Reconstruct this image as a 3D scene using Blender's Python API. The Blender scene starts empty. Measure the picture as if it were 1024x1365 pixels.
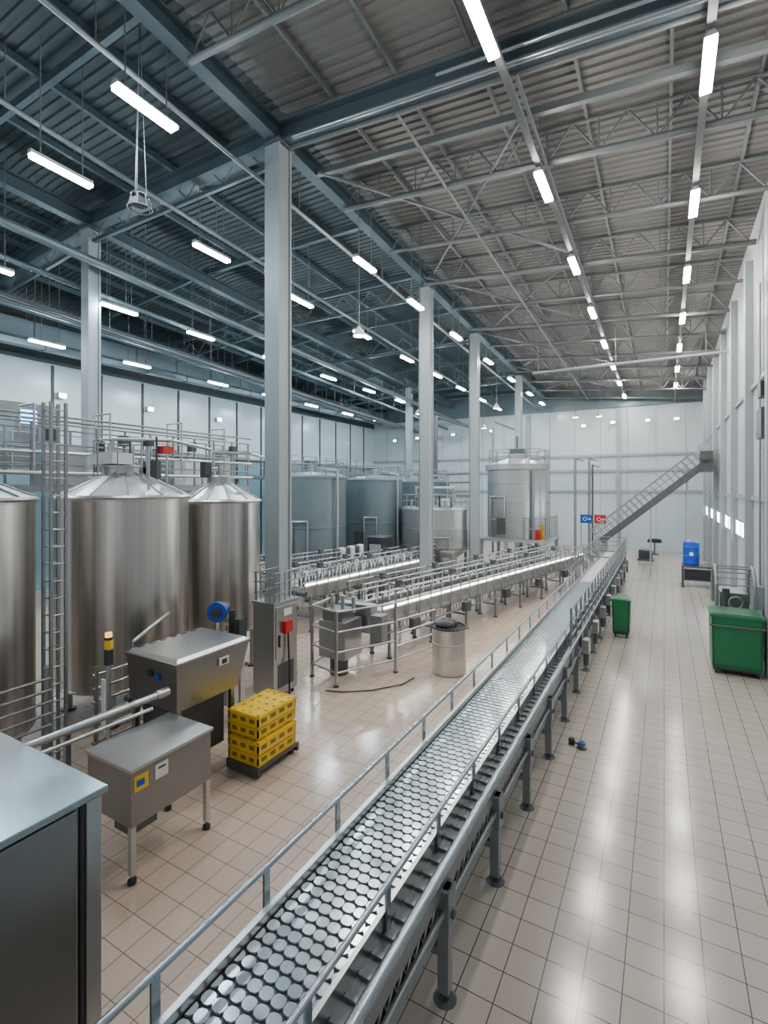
import bpy, math, random
from mathutils import Vector, Matrix
random.seed(7)
S=bpy.context.scene
CH=3.6

# ------------------------------------------------------------------ materials
def newmat(name):
    m=bpy.data.materials.new(name); m.use_nodes=True
    nt=m.node_tree; b=nt.nodes['Principled BSDF']
    return m,nt,b
def mat(name,col,metal=0.0,rough=0.5,var=0.12,scale=3.0,stretch=(1,1,1),rvar=0.08,emit=None,es=0,bump=0.0,samp=None):
    m,nt,b=newmat(name)
    tc=nt.nodes.new('ShaderNodeTexCoord'); mp=nt.nodes.new('ShaderNodeMapping')
    mp.inputs['Scale'].default_value=stretch
    nz=nt.nodes.new('ShaderNodeTexNoise'); nz.inputs['Scale'].default_value=scale; nz.inputs['Detail'].default_value=3
    nt.links.new(tc.outputs['Object'],mp.inputs['Vector']); nt.links.new(mp.outputs['Vector'],nz.inputs['Vector'])
    cr=nt.nodes.new('ShaderNodeValToRGB')
    cr.color_ramp.elements[0].position=.3; cr.color_ramp.elements[1].position=.7
    lo=[max(0,c*(1-var)) for c in col]+[1]; hi=[min(1,c*(1+var)) for c in col]+[1]
    cr.color_ramp.elements[0].color=lo; cr.color_ramp.elements[1].color=hi
    nt.links.new(nz.outputs['Fac'],cr.inputs['Fac']); nt.links.new(cr.outputs['Color'],b.inputs['Base Color'])
    mr=nt.nodes.new('ShaderNodeMapRange'); mr.inputs['To Min'].default_value=max(.03,rough-rvar); mr.inputs['To Max'].default_value=min(1,rough+rvar)
    nt.links.new(nz.outputs['Fac'],mr.inputs['Value']); nt.links.new(mr.outputs['Result'],b.inputs['Roughness'])
    b.inputs['Metallic'].default_value=metal
    if bump:
        bp=nt.nodes.new('ShaderNodeBump'); bp.inputs['Strength'].default_value=bump; bp.inputs['Distance'].default_value=.01
        nt.links.new(nz.outputs['Fac'],bp.inputs['Height']); nt.links.new(bp.outputs['Normal'],b.inputs['Normal'])
    if emit:
        b.inputs['Emission Color'].default_value=(*emit,1); b.inputs['Emission Strength'].default_value=es
    if samp: m.cycles.emission_sampling=samp
    return m
M={}
M['steel']=mat('stainless_steel',(.50,.505,.51),.95,.30,.04,2,rvar=.03)
M['rail']=mat('polished_rail_steel',(.34,.40,.44),.8,.25,.04,2,rvar=.03)
M['mach']=mat('machine_stainless_steel',(.27,.265,.26),.9,.30,.05,1.5,rvar=.03)
M['tank']=mat('brushed_tank_steel',(.60,.56,.52),1,.30,.16,5,(3,3,.03),.06)
M['tankcone']=mat('tank_cone_steel',(.66,.64,.61),.9,.33,.05,3,rvar=.03)
M['stor']=mat('storage_tank_steel',(.46,.47,.47),.8,.32,.08,1.5,(1,1,.2),.05)
M['steel_d']=mat('dark_steel',(.10,.105,.11),.5,.40,.10,4)
M['galv']=mat('galvanised_steel',(.23,.25,.26),.4,.38,.08,5)
M['paint']=mat('grey_painted_steel',(.30,.34,.355),0,.42,.05,1)
M['truss']=mat('truss_paint',(.125,.14,.142),.0,.5,.06,2)
M['beam']=mat('beam_paint',(.062,.09,.105),.0,.42,.06,2)
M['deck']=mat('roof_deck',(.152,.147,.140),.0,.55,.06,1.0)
M['deckl']=mat('roof_deck_shade_tone',(.036,.052,.058),.0,.5,.08,1.0)  # left bay's dimmer, cooler light put into the deck colour
M['black']=mat('black_rubber',(.015,.015,.017),0,.5,.2,5)
M['dark']=mat('dark_plastic',(.03,.034,.04),0,.4,.2,5)
M['white']=mat('white_plastic',(.68,.70,.71),0,.35,.04,5)
M['belt']=mat('belt_link_plastic',(.60,.68,.72),.6,.16,.05,9)
M['beltw']=mat('white_belt',(.85,.86,.84),.1,.2,.05,6)
M['beltbed']=mat('belt_underlayer',(.03,.038,.045),.3,.4,.2,6)
M['green']=mat('green_plastic',(.008,.16,.06),0,.38,.10,3)
M['greend']=mat('green_plastic_dark',(.005,.09,.035),0,.4,.10,3)
M['yellow']=mat('yellow_plastic',(.80,.52,.015),0,.4,.08,6)
M['yellowd']=mat('yellow_crate_recess_shade',(.22,.13,.008),0,.5,.1,6)  # shade of the side recesses, painted as darker flat patches
M['blue']=mat('blue_plastic',(.006,.07,.45),0,.35,.1,6)
M['red']=mat('red_plastic',(.50,.012,.012),0,.4,.1,6)
M['orange']=mat('orange_lamp',(.9,.35,.02),0,.3,.1,6,emit=(1,.45,.05),es=2.5,samp='NONE')
M['lampbody']=mat('lamp_housing',(.4,.42,.44),.0,.4,.05,6)
M['lamp']=mat('led_tube_neutral',(1,1,1),0,.4,0,1,emit=(1.0,.955,.90),es=210)
M['lampb']=mat('led_tube_cool',(1,1,1),0,.4,0,1,emit=(.74,.91,1.0),es=195)
M['lampf']=mat('floodlight_lens',(1,1,1),0,.4,0,1,emit=(.85,.95,1.0),es=60,samp='NONE')
M['strip']=mat('led_strip_warm',(1,1,1),0,.4,0,1,emit=(1,.95,.85),es=14,samp='NONE')
M['wall']=mat('wall_panel_white',(.47,.49,.495),0,.42,.03,.7)
M['wallb']=mat('wall_panel_white_gloss',(.50,.58,.61),0,.22,.06,.4)
M['walll']=mat('wall_panel_teal_reflection',(.20,.31,.35),0,.2,.1,.5)  # teal reflection on the lower panels, painted into their base colour
M['seam']=mat('panel_seam',(.03,.04,.045),0,.5,.1,3)
M['trim']=mat('wall_trim_grey',(.30,.34,.36),.0,.4,.05,2)
M['glass']=mat('window_pane_lit',(.8,.9,1),0,.1,.02,2,emit=(.88,.95,1.0),es=14,samp='NONE')
M['screen']=mat('blue_screen',(.01,.2,.5),0,.2,.1,4,emit=(.05,.45,1),es=10,samp='NONE')
M['duct']=mat('duct_metal',(.14,.18,.20),.4,.38,.06,1.5)

def floor_mat():
    m,nt,b=newmat('floor_tiles')
    g=nt.nodes.new('ShaderNodeNewGeometry'); 
    br=nt.nodes.new('ShaderNodeTexBrick'); br.offset=0; br.squash=1
    br.inputs['Scale'].default_value=1; br.inputs['Brick Width'].default_value=.26; br.inputs['Row Height'].default_value=.26
    br.inputs['Mortar Size'].default_value=.0042; br.inputs['Mortar Smooth'].default_value=.1; br.inputs['Bias'].default_value=0
    nt.links.new(g.outputs['Position'],br.inputs['Vector'])
    sx=nt.nodes.new('ShaderNodeSeparateXYZ'); nt.links.new(g.outputs['Position'],sx.inputs[0])
    mr=nt.nodes.new('ShaderNodeMapRange'); mr.inputs['From Min'].default_value=-1.9; mr.inputs['From Max'].default_value=-1.3
    nt.links.new(sx.outputs['X'],mr.inputs['Value'])
    def mix(a,c):
        mx=nt.nodes.new('ShaderNodeMix'); mx.data_type='RGBA'
        mx.inputs['A'].default_value=(*a,1); mx.inputs['B'].default_value=(*c,1)
        nt.links.new(mr.outputs['Result'],mx.inputs['Factor']); return mx.outputs['Result']
    nt.links.new(mix((.63,.495,.40),(.48,.425,.37)),br.inputs['Color1'])
    nt.links.new(mix((.58,.455,.37),(.45,.40,.35)),br.inputs['Color2'])
    nt.links.new(mix((.25,.19,.15),(.06,.056,.053)),br.inputs['Mortar'])
    nz=nt.nodes.new('ShaderNodeTexNoise'); nz.inputs['Scale'].default_value=.9; nz.inputs['Detail'].default_value=5
    nt.links.new(g.outputs['Position'],nz.inputs['Vector'])
    mul=nt.nodes.new('ShaderNodeMix'); mul.data_type='RGBA'; mul.blend_type='MULTIPLY'; mul.inputs['Factor'].default_value=1
    cr=nt.nodes.new('ShaderNodeValToRGB'); cr.color_ramp.elements[0].color=(.82,.82,.82,1); cr.color_ramp.elements[1].color=(1.06,1.05,1.04,1)
    nt.links.new(nz.outputs['Fac'],cr.inputs['Fac']); nt.links.new(br.outputs['Color'],mul.inputs['A']); nt.links.new(cr.outputs['Color'],mul.inputs['B'])
    nt.links.new(mul.outputs['Result'],b.inputs['Base Color'])
    r=nt.nodes.new('ShaderNodeMapRange'); r.inputs['To Min'].default_value=.12; r.inputs['To Max'].default_value=.19
    nt.links.new(nz.outputs['Fac'],r.inputs['Value']); nt.links.new(r.outputs['Result'],b.inputs['Roughness'])
    bp=nt.nodes.new('ShaderNodeBump'); bp.invert=True; bp.inputs['Strength'].default_value=.3; bp.inputs['Distance'].default_value=.003
    nt.links.new(br.outputs['Fac'],bp.inputs['Height']); nt.links.new(bp.outputs['Normal'],b.inputs['Normal'])
    b.inputs['Specular IOR Level'].default_value=.8
    return m
M['floor']=floor_mat()

# ------------------------------------------------------------------ mesh builder
class MB:
    def __init__(s): s.v=[]; s.f=[]; s.m=[]; s.sm=[]; s.names=[]
    def mi(s,m):
        if m not in s.names: s.names.append(m)
        return s.names.index(m)
    def add(s,vs,fs,m,smooth=False):
        o=len(s.v); s.v+= [tuple(v) for v in vs]; k=s.mi(m)
        for f in fs:
            s.f.append([i+o for i in f]); s.m.append(k); s.sm.append(smooth)
    def box(s,x0,x1,y0,y1,z0,z1,m):
        vs=[(x0,y0,z0),(x1,y0,z0),(x1,y1,z0),(x0,y1,z0),(x0,y0,z1),(x1,y0,z1),(x1,y1,z1),(x0,y1,z1)]
        s.add(vs,[(0,3,2,1),(4,5,6,7),(0,1,5,4),(1,2,6,5),(2,3,7,6),(3,0,4,7)],m)
    def hexa(s,b,t,m):
        s.add(list(b)+list(t),[(0,3,2,1),(4,5,6,7),(0,1,5,4),(1,2,6,5),(2,3,7,6),(3,0,4,7)],m)
    def frame(s,p0,p1):
        p0=Vector(p0);p1=Vector(p1);d=(p1-p0).normalized()
        up=Vector((0,0,1)) if abs(d.z)<.95 else Vector((0,1,0))
        a=d.cross(up).normalized(); b=a.cross(d).normalized(); return p0,p1,a,b
    def cyl(s,p0,p1,r,m,n=10,r1=None,caps=True):
        p0,p1,a,b=s.frame(p0,p1); r1=r if r1 is None else r1
        vs=[];fs=[]
        for p,rr in((p0,r),(p1,r1)):
            for i in range(n):
                t=2*math.pi*i/n; vs.append(p+a*math.cos(t)*rr+b*math.sin(t)*rr)
        for i in range(n):
            j=(i+1)%n; fs.append((j,i,n+i,n+j))
        s.add(vs,fs,m,True)
        if caps:
            s.add(vs[:n],[tuple(range(n))],m); s.add(vs[n:],[tuple(range(n))[::-1]],m)
    def bar(s,p0,p1,w,h,m):
        p0,p1,a,b=s.frame(p0,p1); vs=[]
        for p in(p0,p1):
            for x,y in((-1,-1),(1,-1),(1,1),(-1,1)): vs.append(p+a*x*w/2+b*y*h/2)
        s.add(vs,[(0,1,2,3),(7,6,5,4),(4,5,1,0),(5,6,2,1),(6,7,3,2),(7,4,0,3)],m)
    def ibeam(s,p0,p1,w,h,m,t=.03):
        p0,p1,a,b=s.frame(p0,p1)
        s.bar(p0+b*(h/2-t/2),p1+b*(h/2-t/2),w,t,m); s.bar(p0-b*(h/2-t/2),p1-b*(h/2-t/2),w,t,m)
        s.bar(p0,p1,t*.8,h-2*t,m)
    def tube(s,pts,r,m,n=8):
        for i in range(len(pts)-1):
            s.cyl(pts[i],pts[i+1],r,m,n)
            if i>0: s.ball(pts[i],r*1.02,m,6)
    def ball(s,c,r,m,n=8,sz=1):
        prof=[(r*math.sin(math.pi*k/n),-r*sz*math.cos(math.pi*k/n)) for k in range(n+1)]
        s.lathe(c,[(max(a,.0005),b) for a,b in prof],m,max(n,8))
    def lathe(s,c,prof,m,n=48,smooth=True):
        for k in range(len(prof)-1):
            vs=[];fs=[]
            for r,z in (prof[k],prof[k+1]):
                for i in range(n):
                    t=2*math.pi*i/n; vs.append((c[0]+r*math.cos(t),c[1]+r*math.sin(t),c[2]+z))
            for i in range(n):
                j=(i+1)%n; fs.append((i,j,n+j,n+i))
            s.add(vs,fs,m,smooth)
    def ring(s,c,R,r,m,n=40,axis='z'):
        pts=[]
        for i in range(n+1):
            t=2*math.pi*i/n
            if axis=='z': pts.append((c[0]+R*math.cos(t),c[1]+R*math.sin(t),c[2]))
            elif axis=='x': pts.append((c[0],c[1]+R*math.cos(t),c[2]+R*math.sin(t)))
            else: pts.append((c[0]+R*math.cos(t),c[1],c[2]+R*math.sin(t)))
        for i in range(n): s.cyl(pts[i],pts[i+1],r,m,6,caps=False)
    def obj(s,name,loc=(0,0,0),rz=0,bevel=0):
        me=bpy.data.meshes.new(name); me.from_pydata(s.v,[],s.f)
        for k in s.names: me.materials.append(M[k])
        me.polygons.foreach_set('material_index',s.m); me.polygons.foreach_set('use_smooth',s.sm)
        me.update()
        o=bpy.data.objects.new(name,me); S.collection.objects.link(o); o.location=loc; o.rotation_euler=(0,0,rz)
        if bevel:
            b=o.modifiers.new('bevel','BEVEL'); b.width=bevel; b.segments=2; b.limit_method='ANGLE'; b.angle_limit=math.radians(50)
        return o

# ------------------------------------------------------------------ building shell
XR=1.85; XL=-19.0; YF=32.0; YB=-3.0
def TB(x,y):           # truss / beam level
    z=10.1-.045*(y-7.24)
    if x>-6.4: z-=.085*(x+6.4)
    if x<-12.6: z-=.10*(-12.6-x)
    return z
b=MB(); b.box(XL-.2,XR+.2,YB,YF+.2,-.2,0,'floor'); b.obj('floor')

# left wall
b=MB(); b.box(XL-.2,XL,YB,YF,5.0,9.9,'wallb'); b.box(XL-.2,XL,YB,YF,0,5.0,'walll')
y=YB+.3
while y<YF:
    b.box(XL,XL+.04,y-.045,y+.045,0,7.95,'seam'); y+=1.75
for z in (5.0,): b.box(XL,XL+.05,YB,YF,z-.04,z+.04,'seam')
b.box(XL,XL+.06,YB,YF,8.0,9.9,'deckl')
b.obj('wall_left')
# far wall
b=MB(); b.box(XL,XR,YF,YF+.2,0,9.9,'wallb')
x=XL+1.2
while x<XR:
    b.box(x-.015,x+.015,YF-.02,YF,0,8.2,'trim'); x+=1.45
for z in (4.6,5.5,3.4): b.box(XL,XR,YF-.12,YF,z-.07,z+.07,'paint')
for x in (-14,-7.5,-2.3): b.box(x-.1,x+.1,YF-.16,YF,0,8.2,'paint')
b.box(XL,XR,YF-.2,YF,8.3,9.6,'duct')
b.obj('wall_far')
# right wall
b=MB(); b.box(XR,XR+.2,YB,YF,0,9.9,'wall')
y=6.0
while y<YF:
    b.box(XR-.16,XR,y-.14,y+.14,0,9.0,'paint'); y+=2.9
y=4.5
while y<YF:
    b.box(XR-.015,XR,y-.02,y+.02,0,9.0,'trim'); y+=1.45
b.box(XR-.05,XR,YB,YF,3.3,3.42,'trim'); b.box(XR-.06,XR,YB,YF,5.9,6.0,'trim')
b.box(XR-.03,XR,YB,YF,0,.22,'trim')
b.obj('wall_right')
k=1
for y0 in (15.1,18,20.9,23.8,26.7):
    b=MB(); b.box(XR-.05,XR-.004,y0,y0+2.2,2.3,2.68,'glass')
    for yy in (y0,y0+1.1,y0+2.2): b.box(XR-.07,XR-.004,yy-.03,yy+.03,2.24,2.74,'trim')
    b.box(XR-.07,XR-.004,y0,y0+2.2,2.24,2.3,'trim'); b.box(XR-.07,XR-.004,y0,y0+2.2,2.68,2.74,'trim')
    b.obj('window_%d'%k); k+=1

# corrugated roof, real ribs
b=MB()
def deckstrip(xs,mt):
    prof=[]; y=YB
    while y<YF:
        prof+=[(y,0),(y+.07,0),(y+.09,.035),(y+.16,.035)]; y+=.18
    vs=[];n=len(prof)
    for x in xs:
        for (yy,dz) in prof: vs.append((x,yy,TB(x,yy)+.72+dz))
    fs=[]
    for a in range(len(xs)-1):
        for i in range(n-1): fs.append((a*n+i,(a+1)*n+i,(a+1)*n+i+1,a*n+i+1))
    b.add(vs,fs,mt)
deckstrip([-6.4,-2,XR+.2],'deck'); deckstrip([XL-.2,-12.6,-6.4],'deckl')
b.obj('ceiling')

# roof trusses
b=MB(); y=.9; n=0
while y<YF-.3:
    x0,x1=-6.4,XR-.05
    zb=lambda x:TB(x,y)+.02
    r=.045 if n%2 else .06
    b.cyl((x0,y,zb(x0)),(x1,y,zb(x1)),r,'truss',6)
    b.cyl((x0,y,zb(x0)+.6),(x1,y,zb(x1)+.6),.035,'truss',6)
    x=x0; up=True
    while x<x1-.3:
        xn=x+.45
        b.cyl((x,y,zb(x)+(0 if up else .6)),(xn,y,zb(xn)+(.6 if up else 0)),.02,'truss',4,caps=False)
        if up: b.cyl((x,y,zb(x)),(x,y,zb(x)+.6),.014,'truss',4,caps=False)
        up=not up; x=xn
    y+=2.15; n+=1
b.obj('roof_truss_set')
b=MB()
for x in (-5.2,-3.9,-2.6,-1.2,.1,1.3):
    b.bar((x,YB,TB(x,YB)+.67),(x,YF,TB(x,YF)+.67),.05,.09,'truss')
for x in (-17.3,-15.8,-14.2,-11.2,-9.6,-8.0):
    b.bar((x,YB,TB(x,YB)+.66),(x,YF,TB(x,YF)+.66),.08,.14,'beam')
for i in range(1,5):
    ya=3+i*5.2
    b.bar((-6.2,ya,TB(-6.2,ya)+.05),(-2,ya+5,TB(-2,ya+5)+.05),.05,.05,'truss')
    b.bar((-2,ya,TB(-2,ya)+.05),(-5.8,ya+5,TB(-5.8,ya+5)+.05),.04,.04,'truss')
for x in (-3.9,-1.9,.5):
    b.cyl((x-.0,7.3,TB(x,7.3)-.02),(x,YF,TB(x,YF)-.02),.03,'truss',6)
b.obj('roof_purlin_set')
b=MB(); y=1.5
while y<YF-.3:
    for (x0,x1) in ((-12.6,-6.4),(XL+.1,-12.6)):
        b.bar((x0,y,TB(x0,y)+.42),(x1,y,TB(x1,y)+.42),.10,.16,'beam')
    y+=3.1
for y in (7.24,14,18.5,25.2):
    x=XL+.1; up=True
    while x<-6.6:
        xn=x+.55; z=TB(x,y)-.25; zn=TB(xn,y)-.25
        b.cyl((x,y,z+(0 if up else .55)),(xn,y,zn+(.55 if up else 0)),.018,'truss',4,caps=False); up=not up; x=xn
    b.bar((XL+.1,y,TB(XL+.1,y)-.3),(-12.6,y,TB(-12.6,y)-.3),.08,.08,'beam'); b.bar((-12.6,y,TB(-12.6,y)-.3),(-6.4,y,TB(-6.4,y)-.3),.08,.08,'beam')
b.obj('roof_rafter_set')

# main beams
b=MB()
b.ibeam((XL,7.24,TB(XL,7.24)+.2),(-12.6,7.24,TB(-12.6,7.24)+.2),.28,.36,'beam')
b.ibeam((-12.6,7.24,TB(-12.6,7.24)+.2),(-6.4,7.24,TB(-6.4,7.24)+.2),.28,.36,'beam')
b.ibeam((-6.4,7.24,TB(-6.4,7.24)+.2),(XR,7.24,TB(XR,7.24)+.2),.28,.36,'beam')
b.bar((-6.4,8.3,TB(-6.4,8.3)+.1),(XR,8.3,TB(XR,8.3)+.1),.10,.12,'truss')
b.cyl((-5.9,7.05,TB(-5.9,7.05)-.06),(XR-.05,7.05,TB(XR,7.05)-.06),.045,'rail',10)
b.cyl((-3,6.9,TB(-3,7.05)+.02),(XR-.05,6.9,TB(XR,7.05)+.02),.03,'rail',8)
for X in (-6.4,-12.6):
    b.ibeam((X,YB,TB(X,YB)+.2),(X,YF,TB(X,YF)+.2),.24,.34,'beam')
b.obj('main_roof_beam')
# columns
for (x,y,w) in ((-6.42,7.24,.36),(-6.4,14,.32),(-6.4,18.5,.30),(-6.4,25.2,.28),(-12.6,7.24,.32),(-12.6,25.2,.3)):
    b=MB(); h=TB(x,y)+.02
    b.box(x-w/2,x+w/2,y-w/2,y-w/2+.05,.04,h,'paint'); b.box(x-w/2,x+w/2,y+w/2-.05,y+w/2,.04,h,'paint')
    b.box(x-w/2+.05,x+w/2-.03,y-w/2+.05,y+w/2-.05,.04,h,'paint')
    b.box(x-w/2-.08,x+w/2+.08,y-w/2-.08,y+w/2+.08,0,.05,'galv')
    b.box(x-w/2-.05,x+w/2+.05,y-w/2-.05,y+w/2+.05,h-.06,h,'beam')
    b.cyl((x-w/2-.04,y-.1,.05),(x-w/2-.04,y-.1,h-.1),.02,'galv',6)
    b.obj('steel_column',bevel=.008)
for (X,dz,r,mt) in ((-12.1,-1.0,.11,'duct'),(-12.95,-1.35,.07,'beam'),(-14.6,-1.5,.13,'duct'),(-16.9,-.6,.10,'beam'),(-9.4,-.35,.05,'truss'),(-6.85,-.5,.04,'galv'),(-13.7,-1.9,.05,'steel_d')):
    b=MB()
    b.cyl((X,YB,TB(X,YB)+dz),(X,YF-.25,TB(X,YF)+dz),r,mt,10)
    for y in (1,4,8.4,12,16,20,24,28):
        b.cyl((X,y,TB(X,y)+dz),(X,y,TB(X,y)+.6),.012,'truss',4,caps=False)
    b.obj('overhead_pipe')
for (X,z,w,h) in ((-18.3,8.45,.9,.55),(-17.35,8.0,.35,.18)):
    b=MB()
    b.box(X-w/2,X+w/2,YB,YF-.3,z,z+h,'duct')
    y=YB+.6
    while y<YF-.5:
        b.box(X-w/2-.03,X+w/2+.03,y,y+.05,z-.03,z+h+.03,'beam')
        b.cyl((X,y,z+h),(X,y,TB(X,y)+.7),.015,'truss',4,caps=False); y+=1.8
    b.obj('ventilation_duct')
b=MB(); b.cyl((-4.4,19.4,8.0),(XR-.03,19.4,8.0),.05,'paint',8)
for x in (-4.2,-1.5,1.2): b.cyl((x,19.4,8.0),(x,19.4,TB(x,19.4)+.1),.015,'truss',4)
b.obj('sprinkler_pipe')

# ------------------------------------------------------------------ ceiling lights
def light_row(X,z0,Ys,mt,L=1.05,w=.14,tray=True,slope=True):
    b=MB()
    for y in Ys:
        z=z0 if not slope else z0-.02*(y-7)
        b.box(X-w/2,X+w/2,y-L/2,y+L/2,z-.05,z,mt)
        b.hexa([(X-w/2,y-L/2-.02,z),(X+w/2,y-L/2-.02,z),(X+w/2,y+L/2+.02,z),(X-w/2,y+L/2+.02,z)],
               [(X-.04,y-L/2-.02,z+.07),(X+.04,y-L/2-.02,z+.07),(X+.04,y+L/2+.02,z+.07),(X-.04,y+L/2+.02,z+.07)],'lampbody')
        for yy in (y-L*.35,y+L*.35): b.cyl((X,yy,z+.06),(X,yy,TB(X,yy)+.66),.012,'truss',4,caps=False)
    if tray:
        a,c=Ys[0]-2,min(Ys[-1]+2,YF-.2)
        b.bar((X+.0,a,z0-.02*(a-7)+.13),(X,c,z0-.02*(c-7)+.13),.10,.06,'truss')
    return b.obj('ceiling_light_row')
light_row(.50,9.12,[7.7+3.45*i for i in range(7)],'lamp',.95)
light_row(-1.9,9.12,[5.75+3.5*i for i in range(8)],'lamp',.95)
light_row(-6.05,8.85,[9.8,12.5,15.6,19.1,22.5,26,29],'lamp',.8,tray=False)
light_row(-6.60,9.12,[4.6],'lampb',.95,.17,tray=False)
light_row(-8.75,8.85,[4.55,7.7,10.8,14,17.3,20.2,23.2,26.5,29.5],'lampb',.95,.12,tray=False)
light_row(-12.3,8.25,[2,4.9,7.8,10.4,13.6,17,20.3,23.5,27],'lampb',.95,.12,tray=False,slope=False)
light_row(-16.0,7.9,[2,4.9,7.9,10.8,14.4,17.5,20.6,24,27.5],'lampb',.95,.12,tray=False,slope=False)
def pendant(x,y,z,r=.16):
    b=MB(); b.cyl((x,y,z+.25),(x,y,TB(x,y)+.7),.012,'truss',6)
    b.lathe((x,y,z),[(r,0),(r*1.02,.02),(r*.8,.14),(r*.35,.22),(.03,.27),(.001,.27)],'lampbody',20)
    b.lathe((x,y,z),[(.001,.01),(r*.95,.01)],'lampf',20)
    b.obj('high_bay_pendant_light')
for p in ((-7.1,11.2,7.65),(-7.2,24,7.5),(-10.5,22,7.2),(-4.4,30,7.6),(-3.2,30.3,7.6),(-9.8,30,7.3)): pendant(*p)
b=MB(); x,y,z=-7.2,4.9,8.05
for dx,dy in ((-.08,0),(.08,.06),(0,-.08)):
    b.cyl((x+dx,y+dy,z+.15),(x,y,TB(x,y)+.7),.006,'galv',4)
b.ring((x,y,z+.15),.13,.008,'galv',16); b.ring((x,y,z-.05),.18,.008,'galv',16)
for i in range(8):
    t=i*math.pi/4; b.cyl((x+.13*math.cos(t),y+.13*math.sin(t),z+.15),(x+.18*math.cos(t),y+.18*math.sin(t),z-.05),.006,'galv',4)
b.box(x-.1,x+.1,y-.1,y+.1,z,z+.1,'steel_d')
b.obj('suspended_sensor_cage')
b=MB()
for x,z in ((-17,7.0),(-15.2,7.1),(-12.5,7.2),(-9.8,7.3),(-4.2,7.3),(-2.6,7.4),(-.8,7.4),(.6,7.4)):
    b.box(x-.12,x+.12,YF-.35,YF-.2,z-.07,z+.08,'lampbody'); b.box(x-.1,x+.1,YF-.37,YF-.35,z-.05,z+.05,'lampf'); b.bar((x,YF-.2,z),(x,YF,z),.05,.05,'truss')
b.obj('wall_floodlight_set')
b=MB()
for y,z in ((9.8,6.9),(13.3,6.9),(17.0,6.9),(21,6.9)):
    b.box(XL+.06,XL+.2,y-.14,y+.14,z-.1,z+.1,'lampbody'); b.box(XL+.2,XL+.22,y-.11,y+.11,z-.07,z+.07,'lampf')
b.obj('wall_floodlight_set')

# ------------------------------------------------------------------ main conveyor
b=MB()
Y0,Y1=-.6,22.3; ZB=.95; xl,xr=-2.11,-1.53
b.box(xl,xr,Y0,Y1,ZB-.05,ZB-.02,'beltbed')
nc=7; cw=(xr-xl)/nc; pitch=.082
y=Y0+.02; row=0
while y<15.0:
    off=0 if row%2 else cw*.5
    for i in range(-1 if not row%2 else 0,nc):
        cx=xl+cw*(i+.5)+off; a=cw*.50; h=pitch*.445
        vs=[];n=10
        for t in range(n):
            ang=2*math.pi*(t+.5)/n; ca,sa=math.cos(ang),math.sin(ang)
            px=cx+a*math.copysign(abs(ca)**.85,ca); px=min(max(px,xl+.004),xr-.004)
            vs.append((px,y+h*math.copysign(abs(sa)**.85,sa),ZB-.008))
        if max(v[0] for v in vs)-min(v[0] for v in vs)<.01: continue
        vs2=[(p[0],p[1],ZB-.019) for p in vs]
        b.add(vs+vs2,[tuple(range(n))]+[(k,n+k,n+(k+1)%n,(k+1)%n) for k in range(n)],'belt')
    y+=pitch; row+=1
y=15.0
while y<Y1: b.box(xl+.01,xr-.01,y,y+.14,ZB-.018,ZB-.005,'beltw'); y+=.16
b.box(xl-.045,xl-.005,Y0,Y1,.74,1.0,'steel'); b.box(xl-.12,xl-.045,Y0,Y1,.86,.885,'steel'); b.box(xl-.125,xl-.115,Y0,Y1,.80,.90,'steel')
b.box(xr+.005,xr+.035,Y0,Y1,.72,.99,'steel')
b.box(xr+.035,-1.375,Y0,Y1,.84,.86,'galv'); b.box(-1.375,-1.345,Y0,Y1,.74,.93,'galv')
y=Y0
while y<15:
    b.box(xr+.04,-1.38,y,y+.03,.861,.88,'galv'); y+=.14
b.cyl((-1.33,Y0,.965),(-1.33,Y1,.965),.036,'rail',14)
b.cyl((-1.33,Y0,.66),(-1.33,Y1,.66),.022,'galv',8)
b.box(-1.50,-1.40,Y0,Y1,.50,.53,'steel_d')
y=Y0
while y<Y1:
    b.cyl((-1.36,y,.54),(-1.36,y+.10,.72),.007,'steel',4,caps=False); b.cyl((-1.36,y+.10,.54),(-1.36,y,.72),.007,'steel',4,caps=False)
    if y<15: b.cyl((-1.45,y,.53),(-1.45,y+.05,.70),.012,'steel_d',4,caps=False)
    y+=.12
b.cyl((-1.36,Y0,.54),(-1.36,Y1,.54),.02,'galv',6)
y=.85
while y<Y1:
    for X in (-1.345,-2.14):
        b.box(X-.04,X+.04,y-.04,y+.04,.06,.80,'galv'); b.cyl((X,y,.02),(X,y,.1),.022,'steel_d',8)
        b.cyl((X,y,0),(X,y,.025),.085,'steel_d',14,r1=.06)
    b.box(-2.10,-1.385,y-.025,y+.025,.30,.36,'galv'); b.box(-2.10,-1.385,y-.025,y+.025,.66,.72,'galv')
    b.box(-1.40,-1.29,y-.07,y+.07,.50,.80,'galv')
    b.cyl((-1.29,y,.62),(-1.27,y,.62),.03,'steel_d',8)
    y+=1.2
b.cyl((-2.2,Y0,1.19),(-2.2,14.6,1.19),.021,'rail',10)
y=.0
while y<14.6:
    b.box(-2.208,-2.192,y-.025,y+.025,.80,1.18,'rail'); y+=.79
b.cyl((-1.482,Y0,1.16),(-1.482,14.6,1.16),.019,'rail',10)
y=.3
while y<14.6:
    b.box(-1.49,-1.475,y-.025,y+.025,.862,1.15,'rail'); y+=.79
for X in (-1.33,-2.3):
    ya=8.6 if X>-2 else 14.6
    y=ya
    while y<=Y1:
        b.bar((X,y,.66),(X,y,1.62),.035,.035,'galv'); y+=.55
    for z in (1.6,1.35,1.15): b.cyl((X,ya,z),(X,Y1,z),.016,'galv',6)
y=15.5
while y<Y1:
    b.bar((-2.3,y,1.6),(-1.33,y,1.6),.03,.03,'galv'); b.box(-2.25,-2.12,y,y+.3,1.0,1.25,'steel'); y+=1.6
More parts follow.
